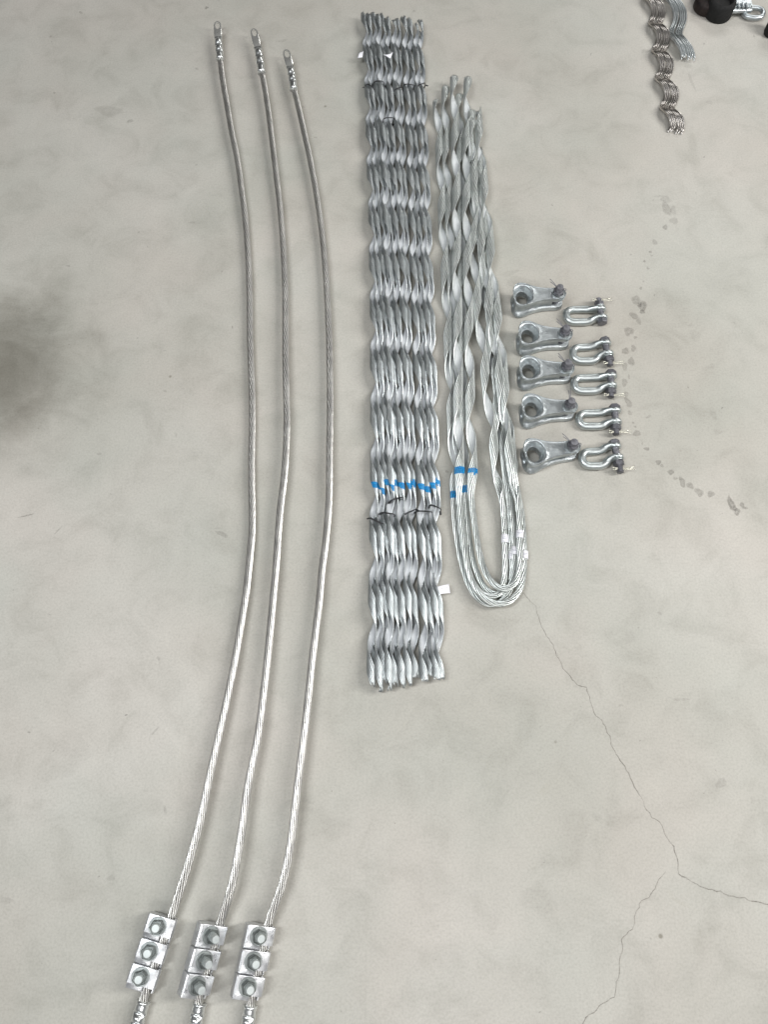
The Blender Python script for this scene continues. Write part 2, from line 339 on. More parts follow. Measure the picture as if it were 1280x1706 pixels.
# ---------------------------------------------------------------- helical ribbons of wire
def ribbon(path, s, phi, R, dphi, n, r, mats_fn=None, jit=.004, sides=6, end=True, fray=0.0):
    """n wires laid side by side on a helix round the path; phi(s) is the angle of the ribbon's middle"""
    mb = MB(); T = tang(path); T = unit(smooth(T, 6)); N, B = frames(path, T)
    R = np.broadcast_to(R, s.shape); dphi = np.broadcast_to(dphi, s.shape)
    for k in range(n):
        a0 = rng.uniform(0, jit); a1 = rng.uniform(0, jit)
        i0 = np.searchsorted(s, a0); i1 = np.searchsorted(s, s[-1] - a1)
        ph = phi + (k - (n - 1) / 2) * dphi + rng.normal(0, .012)
        rr = R + rng.normal(0, .00012)
        p = path + rr[:, None] * (np.cos(ph)[:, None] * N + np.sin(ph)[:, None] * B)
        mt = 0
        if mats_fn is not None: mt = mats_fn(s + rng.normal(0, .0003), k)[i0:i1]
        mb.tube(p[i0:i1], r * (1 + rng.normal(0, .015)), sides, mt)
    return mb, N, B
def lining(path, s, phi, R, half, N, B, i0, i1, th=.0006):
    mb = MB(); m = 7; L = []
    a = np.linspace(-1, 1, m)[None] * half
    ph = phi[i0:i1, None] + a
    def surf(Rq): return path[i0:i1, None] + Rq[i0:i1, None, None] * (np.cos(ph)[..., None] * N[i0:i1, None] + np.sin(ph)[..., None] * B[i0:i1, None])
    o_, q_ = surf(R), surf(R - th)
    L = np.concatenate([o_, q_[:, ::-1]], 1)
    mb.loft(L, 0, True, True)
    mb.m[0] = np.tile(np.array([1] * (m - 1) + [0] * (m + 1)), len(L) - 1)
    return mb

def tie(parent, c, T, w, h, z0, tail=None):
    """black wire loop round the cross-section centred at c, w wide, h high"""
    T = np.array(T, float); T /= np.linalg.norm(T); X = np.cross(T, [0, 0, 1.0]); X /= np.linalg.norm(X)
    if X[0] < 0: X = -X
    t = np.linspace(0, 2 * PI, 40, endpoint=False); k = np.sign(np.cos(t)) * np.abs(np.cos(t)) ** .6; kz = np.sign(np.sin(t)) * np.abs(np.sin(t)) ** .7
    p = c + X * (k * w)[:, None] + np.array([0, 0, 1.0]) * (kz * h)[:, None] + T * (np.sin(t + rng.uniform(0, 3)) * .003)[:, None]
    p[:, 2] = np.maximum(p[:, 2], .0012)
    mb = MB().tube(p, .00085, 6, ring=True)
    p2 = p + T * (.0022 * np.cos(t * 1.0 + 1))[:, None] + [0, 0, .0004]
    p2[:, 2] = np.maximum(p2[:, 2], .0012)
    mb.tube(p2, .00085, 6, ring=True)
    sd = tail or rng.choice([-1, 1])
    e = c + X * w * sd * 1.02; tt = np.linspace(0, 1, 22)
    for f in (0, PI):
        a = tt * 5 * PI + f
        q = e + np.outer(tt * .007, X * sd * .55 - T * .75) + np.stack([np.cos(a), np.sin(a), np.cos(a + 1)], 1) * .0012 + [0, 0, .002]
        q[:, 2] = np.maximum(q[:, 2], .0012); mb.tube(q, .0009, 5)
    return mb.build('tie_wire', M_TIE, parent)

def sticker(parent, quad, name='paper_label', lines=2):
    """thin bent label through 4 corners (a b c d) with faint print"""
    a, b, c, d = [np.array(q) for q in quad]; n = 6
    u = np.linspace(0, 1, n); up = np.cross(b - a, d - a); up = up / np.linalg.norm(up)
    if up[2] < 0: up = -up
    g = lambda U, V: (a * (1 - U) + b * U) * (1 - V) + (d * (1 - U) + c * U) * V + up * .0016 * math.sin(U * PI) + up * .0006 * math.sin(V * 6)
    top = [[g(x, v) + up * .0003 for x in u] for v in u]; mb = MB()
    T_ = np.array(top); V = np.concatenate([T_.reshape(-1, 3), (T_ - up * .0006).reshape(-1, 3)])
    f = []
    for i in range(n - 1):
        for j in range(n - 1):
            f.append([i * n + j, i * n + j + 1, (i + 1) * n + j + 1, (i + 1) * n + j]); k = n * n
            f.append([k + i * n + j, k + (i + 1) * n + j, k + (i + 1) * n + j + 1, k + i * n + j + 1])
    for i in range(n - 1):
        k = n * n
        f += [[i, k + i, k + i + 1, i + 1], [k - n + i, k - n + i + 1, 2 * k - n + i + 1, 2 * k - n + i], [i * n, (i + 1) * n, k + (i + 1) * n, k + i * n], [i * n + n - 1, k + i * n + n - 1, k + (i + 1) * n + n - 1, (i + 1) * n + n - 1]]
    mb.add(V, np.array(f)); lab = mb.build(name, M_LABEL, parent)
    mp = MB()
    for l in range(lines):
        v0 = .35 + .22 * l; x = .18
        while x < .8:
            w_ = rng.uniform(.05, .12); p = [g(x, v0) + up * .0005, g(x + w_, v0) + up * .0005, g(x + w_, v0 + .07) + up * .0005, g(x, v0 + .07) + up * .0005]
            mp.add(p, [[0, 1, 2, 3]]); x += w_ + .03
    if lines: mp.build('printed_text', M_INK, lab)
    return lab

# ---- bundle of wavy armour rods (twelve ribbons, tied in six pairs)
nodeY = np.array([P(650, y, .01)[1] for y in [86, 146, 213, 282, 355, 432, 509, 593, 684, 773, 873, 980, 1085]])
kf = np.polyfit(nodeY, np.arange(13), 1)       # node number as a function of y
rods = [  # x at photo heights 30, 640, 1145 ; lift ; top tip y ; bottom tip y
    (607.0, 623.6, 617.7, 0.0010, 22, 1148),
    (613.5, 633.2, 630.2, 0.0030, 24, 1156),
    (622.0, 641.2, 639.0, 0.0000, 21, 1142),
    (629.0, 649.6, 647.0, 0.0050, 26, 1154),
    (637.0, 654.3, 657.0, 0.0000, 24, 1147),
    (645.0, 664.7, 669.0, 0.0040, 30, 1150),
    (655.0, 675.7, 679.6, 0.0030, 36, 1146),
    (662.0, 683.2, 691.7, 0.0000, 33, 1134),
    (673.0, 695.9, 707.1, 0.0050, 29, 1140),
    (682.0, 706.2, 718.1, 0.0000, 32, 1132),
    (692.0, 714.8, 726.9, 0.0040, 40, 1138),
    (699.5, 722.3, 733.8, 0.0000, 35, 1136)]
tag_txt = ['leftmost pair of wavy grey armour rods, a scrap of white tape near its top end',
    'second pair of wavy grey armour rods from the left edge of the flat bundle',
    'third pair of wavy armour rods from the left, white tape scrap at its upper tie',
    'fourth pair of wavy armour rods, just right of the middle of the flat bundle',
    'fifth pair of wavy armour rods, second from the right edge of the flat bundle',
    'rightmost pair of wavy armour rods with a white paper flag near its lower end']
R1, r1, n1 = .0080, .00130, 7
topt = [(150, -1), (142, 1), (203, -1), (149, 1), (146, 1), (196, 1)]; topt = [150, 143, 203, 152, 147, 146]
bott = [869, 858, 834, 853, 853, 848]
for g in range(6):
    pr = rods[2 * g:2 * g + 2]
    base = P((pr[0][1] + pr[1][1]) / 2, 600, 0)
    rt = root('armour_rod_set', tag_txt[g], 'armour rods', base, 'pairs of wavy armour rods in the flat bundle')
    lines = []; gph = [.05, .30, -.10, .12, -.32, -.15][g]
    for q, (xt, xm, xb, lift, yt, yb) in enumerate(pr):
        z = R1 + r1 + .0075 + lift; pts = []
        cf = np.polyfit([30, 640, 1145], [xt, xm, xb], 2)
        for y in np.linspace(yt, yb, 22):
            pts.append(P(np.polyval(cf, y) + rng.normal(0, .35), y, z + rng.uniform(-.0003, .0008)))
        p, s = spline(pts, .0045); p = smooth(p, 12)
        ph0 = gph + rng.normal(0, .12)
        phi = 2 * PI * np.polyval(kf, p[:, 1]) + ph0
        yb_ = P(650, 808 + rng.uniform(-5, 4) + (9 if q and g in (0, 1, 4) else 0), z)[1]; s_b = np.interp(-yb_, -p[:, 1], s)
        fn = lambda ss, k, s_b=s_b: (np.abs(ss - s_b + .0006 * np.sin(k * 2.1)) < .0068).astype(int)
        mb, N, B = ribbon(p, s, phi, R1, 2 * r1 * 1.09 / R1, n1, r1, fn, .007)
        rod = mb.build('helical_rod', [M_GALV, M_BLUE], rt)
        lining(p, s, phi, np.full(len(s), R1 - r1 * .75), (n1 - .35) / 2 * 2 * r1 / R1, N, B, 3, len(s) - 3).build('grit_lining', [M_GRIT, M_GLUE], rod)
        lines.append((p, s))
        if q == 0:   # a third ribbon of the set lies underneath the pair
            nxt = pr[1]; p3 = p.copy(); p3[:, 0] += np.interp(-p[:, 1], [-P(0, 30)[1], -P(0, 640)[1], -P(0, 1145)[1]], [(nxt[0] - xt) * .0008, (nxt[1] - xm) * .00068, (nxt[2] - xb) * .0006]) + .0018
            p3[:, 2] = R1 + r1 + .0006; cut = 3 + int(rng.integers(0, 3)); p3 = p3[cut:-cut]; s3 = s[cut:-cut] - s[cut]; ph3 = phi[cut:-cut] + rng.normal(0, .15)
            mb, N, B = ribbon(p3, s3, ph3, R1, 2 * r1 * 1.09 / R1, n1, r1, lambda ss, k, c_=s[cut], f=fn: f(ss + c_, k), .007)
            rod = mb.build('helical_rod', [M_GALV, M_BLUE], rt)
            lining(p3, s3, ph3, np.full(len(s3), R1 - r1 * .75), (n1 - .35) / 2 * 2 * r1 / R1, N, B, 3, len(s3) - 3).build('grit_lining', [M_GRIT, M_GLUE], rod)
    for yt_, sd in ((topt[g], -1 if g == 0 else 1), (bott[g], -1 if g == 0 else (1 if g == 5 else 0))):
        Yq = P(650, yt_, .018)[1]; cs = [np.array([np.interp(-Yq, -p[:, 1], p[:, k]) for k in range(3)]) for p, _ in lines]
        c = (cs[0] + cs[1]) / 2; wdt = abs(cs[1][0] - cs[0][0]) / 2 + .0085
        tie(rt, c + [0, 0, -.001], (0.25 * rng.normal() + (.5 if yt_ > 500 and g in (0, 5) else 0), 1, 0), wdt, .0125 + .001 * rng.random(), 0, sd or None)
    if g == 0:
        sticker(rt, [P(596, 97, .022), P(599, 88, .024), P(606, 85, .028), P(604, 95, .026)], lines=0)
    if g == 2:
        sticker(rt, [P(638, 91, .034), P(645, 94, .035), P(655, 86, .037), P(651, 97, .034)], lines=0)
    if g == 5:
        sticker(rt, [P(727, 978, .0235), P(748, 973, .016), P(751, 988, .014), P(731, 990, .0235)], lines=1)

# ---- hairpin dead-end grips
P2 = .1815; R2, r2, n2 = .0094, .00172, 7; RC = .0047
def leg(anchor, pts, z):
    z = z + .0010   # anchor: photo y where the top crossing is centred
    return anchor, [(x, y, z if np.isscalar(z) else z[i]) for i, (x, y) in enumerate(pts)]
grips = [
  ('hairpin wire grip whose left leg is the far left one, lying flat on the floor',
   leg(339, [(728, 168), (732, 232), (736, 323), (739, 394), (744, 497), (749, 615), (752, 679), (755, 745), (757, 785)], .0108),
   [(756, 830, .009), (758, 870, .008), (764, 910, .007), (772, 948, .007), (786, 985, .007), (806, 1005, .007), (828, 1008, .008), (846, 994, .009), (853, 972, .010), (854, 940, .011), (852, 890, .011), (850, 855, .012)],
   leg(672, [(845, 800), (835, 728), (829, 672), (822, 600), (813, 520), (804, 440), (795, 360), (788, 290), (783, 190)][::-1], .0108), 786 + 38, None),
  ('hairpin wire grip with second left leg, its white label innermost at the bend',
   leg(336, [(743, 145), (743, 215), (747, 323), (751, 394), (754, 497), (757, 615), (760, 679), (763, 745), (765, 785)], .0125),
   [(764, 830, .010), (768, 880, .011), (775, 925, .012), (784, 962, .013), (798, 986, .014), (816, 996, .015), (834, 990, .015), (841, 968, .014), (842, 940, .014), (841, 891, .014), (839, 850, .015)],
   leg(501, [(786, 185), (787, 247), (789, 300), (790, 360), (791, 440), (796, 504), (802, 563), (808, 615), (815, 679), (822, 732), (830, 797)], .0215), 786 + 30, (841, 898)),
  ('hairpin wire grip with tall third left leg, its blue band left of the other',
   leg(323, [(757, 128), (758.7, 232), (761, 323), (761, 438), (763.5, 540), (763.7, 622), (764, 679), (765, 745), (766, 787)], .0250),
   [(766, 826, .021), (769, 867, .019), (773, 900, .019), (777, 932, .020), (784, 962, .021), (798, 988, .022), (816, 1003, .022), (838, 1008, .022), (856, 998, .020), (868, 981, .018), (873, 955, .014), (874, 920, .012), (872, 880, .012), (868, 845, .013)],
   leg(526, [(795, 178), (800, 232), (808, 320), (817, 408), (824, 482), (829.5, 526), (836, 585), (841, 645), (848, 710), (856, 785)], .0205), 786 + 34, (873, 922)),
  ('hairpin wire grip with tall fourth left leg, its blue band the right one',
   leg(328, [(780, 130), (778.5, 232), (778, 328), (779.6, 441), (782, 540), (783, 615), (784, 667), (785.5, 728), (788, 785)], .0235),
   [(785, 817, .021), (788, 850, .020), (793, 885, .020), (799, 920, .021), (808, 952, .023), (824, 976, .026), (842, 983, .028), (857, 976, .028), (865, 958, .026), (867, 930, .025), (866, 890, .025), (865, 850, .025)],
   leg(511, [(787, 200), (788, 250), (790, 300), (796, 355), (803, 409), (808, 460), (815, 511), (823, 570), (832, 622), (839, 679), (845, 728), (856, 797)], .0262), 786 + 34, (866, 892)),
  ('hairpin wire grip lying lowest between the others, its blue band mostly hidden',
   leg(345, [(766, 158), (767, 215), (769, 323), (770, 440), (771, 540), (772, 640), (773, 728), (775, 790)], .0108),
   [(776, 830, .009), (781, 885, .008), (786, 924, .008), (795, 955, .008), (810, 984, .008), (830, 992, .009), (846, 985, .011), (855, 966, .013), (858, 940, .015), (857, 900, .016), (854, 855, .016)],
   leg(616, [(797, 240), (801, 300), (808, 394), (814, 460), (820, 540), (826, 616), (832, 672), (838, 728), (846, 797)], .0106), 786 + 22, (856, 917))]
for gi, (lab, (aL, L_), mid, (aR, R_), yblue, lb) in enumerate(grips):
    R_up = R_[::-1]
    pts = [P(*q) for q in L_] + [P(*q) for q in mid] + [P(*q) for q in R_up]
    p, s = spline(pts, .005); p = smooth(p, 14); nL = len(L_)
    pe, ps = P(*L_[-1]), P(*R_up[0])
    iL = int(np.argmin(np.linalg.norm(p[:len(p) // 2] - pe, axis=1)))
    h = len(p) // 2; iR = h + int(np.argmin(np.linalg.norm(p[h:] - ps, axis=1)))
    ib = int(np.argmin(p[:, 1]))
    sA = np.interp(-P(770, aL, .02)[1], -p[:ib, 1], s[:ib]); sB = np.interp(P(800, aR, .02)[1], p[ib:, 1], s[ib:])
    pL = PI / 2 - 2 * PI * (s - sA) / P2; pR = PI / 2 - 2 * PI * (s - sB) / P2
    k = round((pL[h] - pR[h]) / (2 * PI)); pR = pR + 2 * PI * k
    wgt = sstep(s, s[iL], s[iR]); phi = pL * (1 - wgt) + pR * wgt
    closed = sstep(s, s[iL] + .0, s[iL] + .075) * (1 - sstep(s, s[iR] - .05, s[iR] + .0))
    Rr = R2 * (1 - closed) + RC * closed; dl = (2 * r2 * 1.16 / R2) * (1 - closed) + (2 * PI / n2) * closed
    sb_ = np.interp(-P(770, 786 + (0 if gi in (2, 3) else 34 if gi == 0 else 26), .02)[1], -p[:ib, 1], s[:ib])
    fn = lambda ss, kk, sb_=sb_: (np.abs(ss - sb_) < .0066).astype(int)
    mb, N, B = ribbon(p, s, phi, Rr, dl, n2, r2, fn, .003, 7)
    c0 = P((L_[0][0] + R_[0][0]) / 2, 560, 0)
    rt = root('hairpin_grip', lab, 'wire grip', c0, 'hairpin dead-end wire grips in the pile')
    wr = mb.build('wire_ribbon', [M_GALV2, M_BLUE], rt)
    half = (n2 - .4) / 2 * 2 * r2 / R2; Rl = np.full(len(s), R2 - r2 * .75)
    lining(p, s, phi, Rl, half, N, B, 2, iL, .0006).build('grit_lining', [M_GRIT2, M_GLUE], wr)
    lining(p, s, phi, Rl, half, N, B, iR + 1, len(s) - 2, .0006).build('grit_lining', [M_GRIT2, M_GLUE], wr)
    if lb or gi == 0:
        x, y = lb or (853, 925); zz = .03
        j = iR - 60 + int(np.argmin(np.abs(p[iR - 60:iR + 5, 1] - P(x, y, .02)[1])))
        a = np.linspace(-.2, PI * 1.15, 14); hw = .0085; mbL = MB(); Rw = RC + r2 + .0006
        Nj = N[j] if N[j][0] > 0 else -N[j]; Tj = tang(p)[j]
        lp = []
        for d in (-hw, hw):
            lp.append([p[j] + Tj * d + (Rw + (.0012 if t < .1 else 0)) * (Nj * math.cos(t) + np.array([0, 0, 1.0]) * math.sin(t)) for t in a] +
                      [p[j] + Tj * d + (Rw - .0005) * (Nj * math.cos(t) + np.array([0, 0, 1.0]) * math.sin(t)) for t in a[::-1]])
        lo = mbL.loft([lp[0], lp[1]], 0).build('paper_label', M_LABEL, rt)
        mp = MB()
        for row in (-.002, .001, ):
            for t0 in np.arange(.9, 2.1, .3):
                q = [p[j] + Tj * (row + dd) + (Rw + .0002) * (Nj * math.cos(t) + np.array([0, 0, 1.0]) * math.sin(t)) for t, dd in ((t0, 0), (t0 + .2, 0), (t0 + .2, .0012), (t0, .0012))]
                mp.add(q, [[0, 1, 2, 3]])
        mp.build('printed_text', M_INK, lo)
# (legs are complete)

# ---------------------------------------------------------------- shared bolt hardware
def threads(r, z0, z1, pitch=.0018):
    n = int((z1 - z0) / pitch); pr = []
    for i in range(n): pr += [(r, z0 + i * pitch), (r * .90, z0 + (i + .5) * pitch)]
    pr += [(r, z0 + n * pitch), (r * .85, z1), (r * .3, z1 + .0002)]
    return pr
def hexnut(mb, r, z0, z1, M, mat=0, ph=0.0, hole=0):
    a = np.linspace(0, 2 * PI, 6, endpoint=False) + ph
    def lp(rr, z): return [(rr * math.cos(t), rr * math.sin(t), z) for t in a]
    return mb.loft([lp(r * .90, z0), lp(r, z0 + .0014), lp(r, z1 - .0014), lp(r * .88, z1)], mat, True, True, M)
def washer(mb, r, z0, z1, M, mat=0):
    return mb.lathe([(r * .6, z0), (r * .97, z0), (r, z0 + .0005), (r, z1 - .0005), (r * .97, z1), (r * .6, z1)], 28, mat, M)
def cotter(path_fn, mb, r=.0011):
    for q in path_fn: mb.tube(np.array(q), r, 6)
    return mb

# ---------------------------------------------------------------- stranded cables with clamps and lugs
cabs = [
 dict(lab='leftmost stranded metal cable with a three bolt clamp, squared flat to the floor',
  px=[(366.5, 98), (371, 135), (378, 175), (385.5, 218), (395, 265), (402, 312), (408, 360), (412, 405), (414.5, 450), (416, 505), (416.5, 560), (418, 610), (420, 660), (420, 715), (419, 765), (419.5, 822), (420, 883), (416, 930), (411, 980), (406, 1012), (390, 1108), (372, 1193), (350.5, 1288), (332, 1373), (308, 1458)],
  zs=[(98, .022), (400, .012), (880, .012), (1300, .024), (1480, .026)], lug=[(362, 36), (363, 58), (363.7, 68), (365.2, 84), (366.6, 99)],
  cen=(251, 1589), top=(272, 1526), bot=(230, 1652), roll=6, tail=[(240, 1664), (232, 1690), (222, 1725), (210, 1768)]),
 dict(lab='middle stranded metal cable of the three, its clamp rolled over toward the right',
  px=[(436, 120), (442.5, 155), (449, 200), (454, 240), (460, 290), (466, 340), (470.5, 390), (473.5, 440), (475.3, 490), (475.6, 545), (475.8, 600), (477, 660), (478, 705), (476, 761), (472.6, 802), (467.6, 842), (464, 883), (460, 944), (454.8, 1000), (443.5, 1118), (430, 1225), (414, 1304), (401, 1395), (385, 1480)],
  zs=[(120, .022), (400, .016), (700, .022), (1000, .022), (1300, .028), (1480, .032)], lug=[(422, 48), (424.5, 66), (428, 74), (432, 95), (435.6, 121)],
  cen=(343, 1602), top=(359.5, 1540), bot=(325, 1665), roll=32, tail=[(333, 1668), (328, 1692), (321, 1728), (312, 1770)]),
 dict(lab='rightmost stranded metal cable of the three, with a ring eye at its top end',
  px=[(489.4, 148), (498.5, 184), (509, 231), (516, 262), (525, 310), (532.5, 358), (538, 400), (541.5, 440), (544.5, 480), (546.5, 520), (548.3, 560), (549.5, 620), (550, 680), (549, 761), (548.5, 822), (546.3, 863), (542.5, 905), (537, 944), (531, 1012), (520.5, 1097), (510, 1198), (496.6, 1304), (486, 1395), (470, 1474)],
  zs=[(148, .022), (400, .016), (700, .020), (1000, .022), (1300, .028), (1480, .030)], lug=[(476, 83), (479.5, 98), (482.5, 108), (486, 125), (489.4, 149)],
  cen=(425, 1604), top=(438.5, 1541), bot=(411.5, 1667), roll=22, tail=[(418, 1672), (414, 1695), (409, 1728), (402, 1770)])]

def lug(parent, pts, zs, rad, flip=False, hole=True, palmw=.0095):
    """crimped barrel and eye palm. pts run from palm tip to barrel mouth"""
    p, s = spline([P(x, y, z) for (x, y), z in zip(pts, zs)], .0012); p = smooth(p, 6); L = s[-1]; T = tang(p); N, B = frames(p, T)
    t = s / L; palm_end = .40
    iP = int(np.searchsorted(t, palm_end))
    mb = MB(); a = np.linspace(0, 2 * PI, 24, endpoint=False); loops = []
    for i in range(iP, len(p)):
        u = t[i]; tr = sstep(np.array(u), palm_end, palm_end + .14)
        rx = palmw * (1 - tr) + rad * tr; rz = .0022 * (1 - tr) + rad * tr
        cr_ = max(math.exp(-((u - .63) / .042) ** 2), math.exp(-((u - .80) / .042) ** 2))
        rx *= 1 + .10 * cr_; rz *= 1 - .38 * cr_
        if u > .965: rx *= 1.10; rz *= 1.10
        loops.append([p[i] + N[i] * rx * math.cos(x) + B[i] * rz * math.sin(x) for x in a])
    mb.loft(loops, 0, True, True)
    ob = mb.build('crimped_barrel', M_TIN, parent)
    # palm: a flat eye with a hole, built in the frame of the palm
    A = p[0]; Bp = p[iP + 1]; ax = unit((A - Bp)[None])[0]; ln = np.linalg.norm(A - Bp); X = unit(np.cross(ax, [0, 0, 1.0])[None])[0]; Z = np.cross(X, ax)
    n = 40; c = ln - palmw * 1.5
    out = []
    for k in range(n):
        th = 2 * PI * k / n; d = np.array([math.cos(th), math.sin(th)])   # x across, y along
        if d[1] > -.05: q = np.array([d[0] * palmw * .98, c + d[1] * palmw * 1.5])
        else:
            tt = min(palmw * .98 / max(abs(d[0]), 1e-6), (c + .0005) / max(-d[1], 1e-6)); q = np.array([d[0] * tt, c + d[1] * tt])
        out.append(q)
    out = np.array(out); hr = palmw * .55
    hol = np.array([[hr * math.cos(2 * PI * k / n), c + hr * 1.95 * math.sin(2 * PI * k / n)] for k in range(n)])
    g = lambda q, z: [Bp + X * a_[0] + ax * a_[1] + Z * z for a_ in q]
    mid = lambda f: hol * (1 - f) + out * f
    h = .0020
    MB().loft([g(hol, -h * .7), g(mid(.12), -h), g(mid(.88), -h), g(out, -h * .6), g(out, h * .6), g(mid(.88), h), g(mid(.12), h * 1.1), g(hol, h * .7)], 0, False, True, ring=True).build('eye_palm', M_PALM, parent, sharp=45)
    return ob

for ci, d in enumerate(cabs):
    zt = .030
    tp, bt = P(*d['top'], zt), P(*d['bot'], zt); ax = tp - bt; Lc = np.linalg.norm(ax[:2]); ang = math.atan2(ax[1], ax[0]) - PI / 2
    c = P(*d['cen'], zt); roll = math.radians(d['roll'])
    lift = abs(math.sin(roll)) * .022
    C = Matrix.Translation((c[0], c[1], lift)) @ Matrix.Rotation(ang, 4, 'Z') @ Matrix.Translation((0, 0, .0)) @ Matrix.Rotation(roll, 4, 'Y')
    # keep the top plate's middle where the photo has it
    off = (C @ Vector((0, 0, .030))); C = Matrix.Translation((c[0] - off.x, c[1] - off.y, 0)) @ C
    zi = lambda y: float(np.interp(y, [q[0] for q in d['zs']], [q[1] for q in d['zs']]))
    gx = .0125
    ent = xf(C, np.array([[gx, Lc * .60, .0185], [gx, Lc * .50, .0175], [gx, 0, .0165], [gx * .8, -Lc * .5, .0165]]))
    pts = [P(x, y, zi(y)) for x, y in d['px']] + list(ent)
    tl = [P(x, y, z) for (x, y), z in zip(d['tail'], (.015, .014, .013, .012))]
    # tail starts where the groove leaves the clamp
    pts += [tl[0] * .35 + ent[-1] * .65 + [0, 0, -.001]] + [tl[0], tl[0] * .3 + tl[1] * .7]
    p, s = spline(pts, .0055); p = smooth(p, 8)
    rt = root('stranded_cable', d['lab'], 'cable', P(*d['px'][len(d['px']) // 2], 0), 'stranded cables with bolted clamps')
    RR, rw, nw = .0057, .00185, 9
    phi = 2 * PI * s / .185 + ci
    mb, N, B = ribbon(p, s, phi, RR, 2 * PI / nw, nw, rw, None, .0005, 6)
    mb.tube(p, RR * .74, 10)
    mb.build('twisted_wires', M_ALU, rt)
    lg = bpy.data.objects.new('cable_lug', None)
    lug(rt, d['lug'], [.030, .027, .025, .023, .022], .0094, palmw=.0102)
    # lower lug, cut by the frame's lower edge
    lug(rt, [tuple(q) for q in [d['tail'][3], ((d['tail'][2][0] + d['tail'][3][0]) / 2, (d['tail'][2][1] + d['tail'][3][1]) / 2), d['tail'][2], d['tail'][1], (d['tail'][0][0] * .85 + d['tail'][1][0] * .15, d['tail'][0][1] * .85 + d['tail'][1][1] * .15)]], [.012, .013, .0135, .014, .0150], .0108, palmw=.012)
    # clamp body: a channel with two grooves, then three separate top plates
    hw = .0235
    body = [(-hw, .004), (-hw + .003, .001), (hw - .003, .001), (hw, .004), (hw, .0175), (hw - .0015, .019), (gx + .0078, .019), (gx + .006, .0125), (gx, .0100), (gx - .006, .0125), (gx - .0078, .0252),
            (gx - .0088, .0260), (-hw + .003, .0260), (-hw + .0004, .0246), (-hw - .0004, .020)]
    mb = MB(); yb0 = -Lc / 2 + .001
    for q in range(3):
        y0 = -Lc / 2 + q * Lc / 3 + .0008; mb.prism(body, y0, y0 + Lc / 3 - .0016, .0008, 0, C)
    mb.box((-.002, 0, .0085), (.030, Lc - .006, .010), .001, 0, C)
    cb = mb.build('clamp_body', M_CLAMP, rt, sharp=35)
    for q in range(3):
        y1 = Lc / 2 - q * Lc / 3 - .0005; pl = Lc / 3 * .74
        top = [(-hw - .0012, .0264), (-hw - .0012, .0288), (-hw + .001, .0306), (gx - .008, .0309), (gx + .004, .0319), (hw - .001, .0306), (hw + .0016, .0276), (hw + .0022, .021), (hw + .0012, .0165), (hw + .0006, .0165), (hw + .0008, .022),
               (hw - .003, .0266), (gx + .006, .0274), (gx, .0270), (gx - .0072, .0265)]
        mb = MB().prism(top, y1 - pl, y1, .0009, 0, C); pt = mb.build('clamp_plate', M_CLAMP, rt, sharp=35)
        yc = y1 - pl / 2 - .001; xb = -.0035
        Mb = C @ TR(xb, yc, .0306)
        washer(MB(), .0150, .0, .0024, Mb).build('washer', M_WASH, pt, sharp=35)
        hexnut(MB(), .0122, .0026, .0125, Mb, ph=rng.random() * 2).build('nut', M_NUT, pt, sharp=30)
        MB().lathe([(.0070, -.01)] + (lambda e: [(.0070, e - .0012), (.0060, e), (.001, e + .0001)])(.0124 + (.013 if ci == 1 else .009) + rng.uniform(-.0015, .0015)), 20, 0, Mb).build('bolt_shank', M_SHANK, pt, sharp=40)

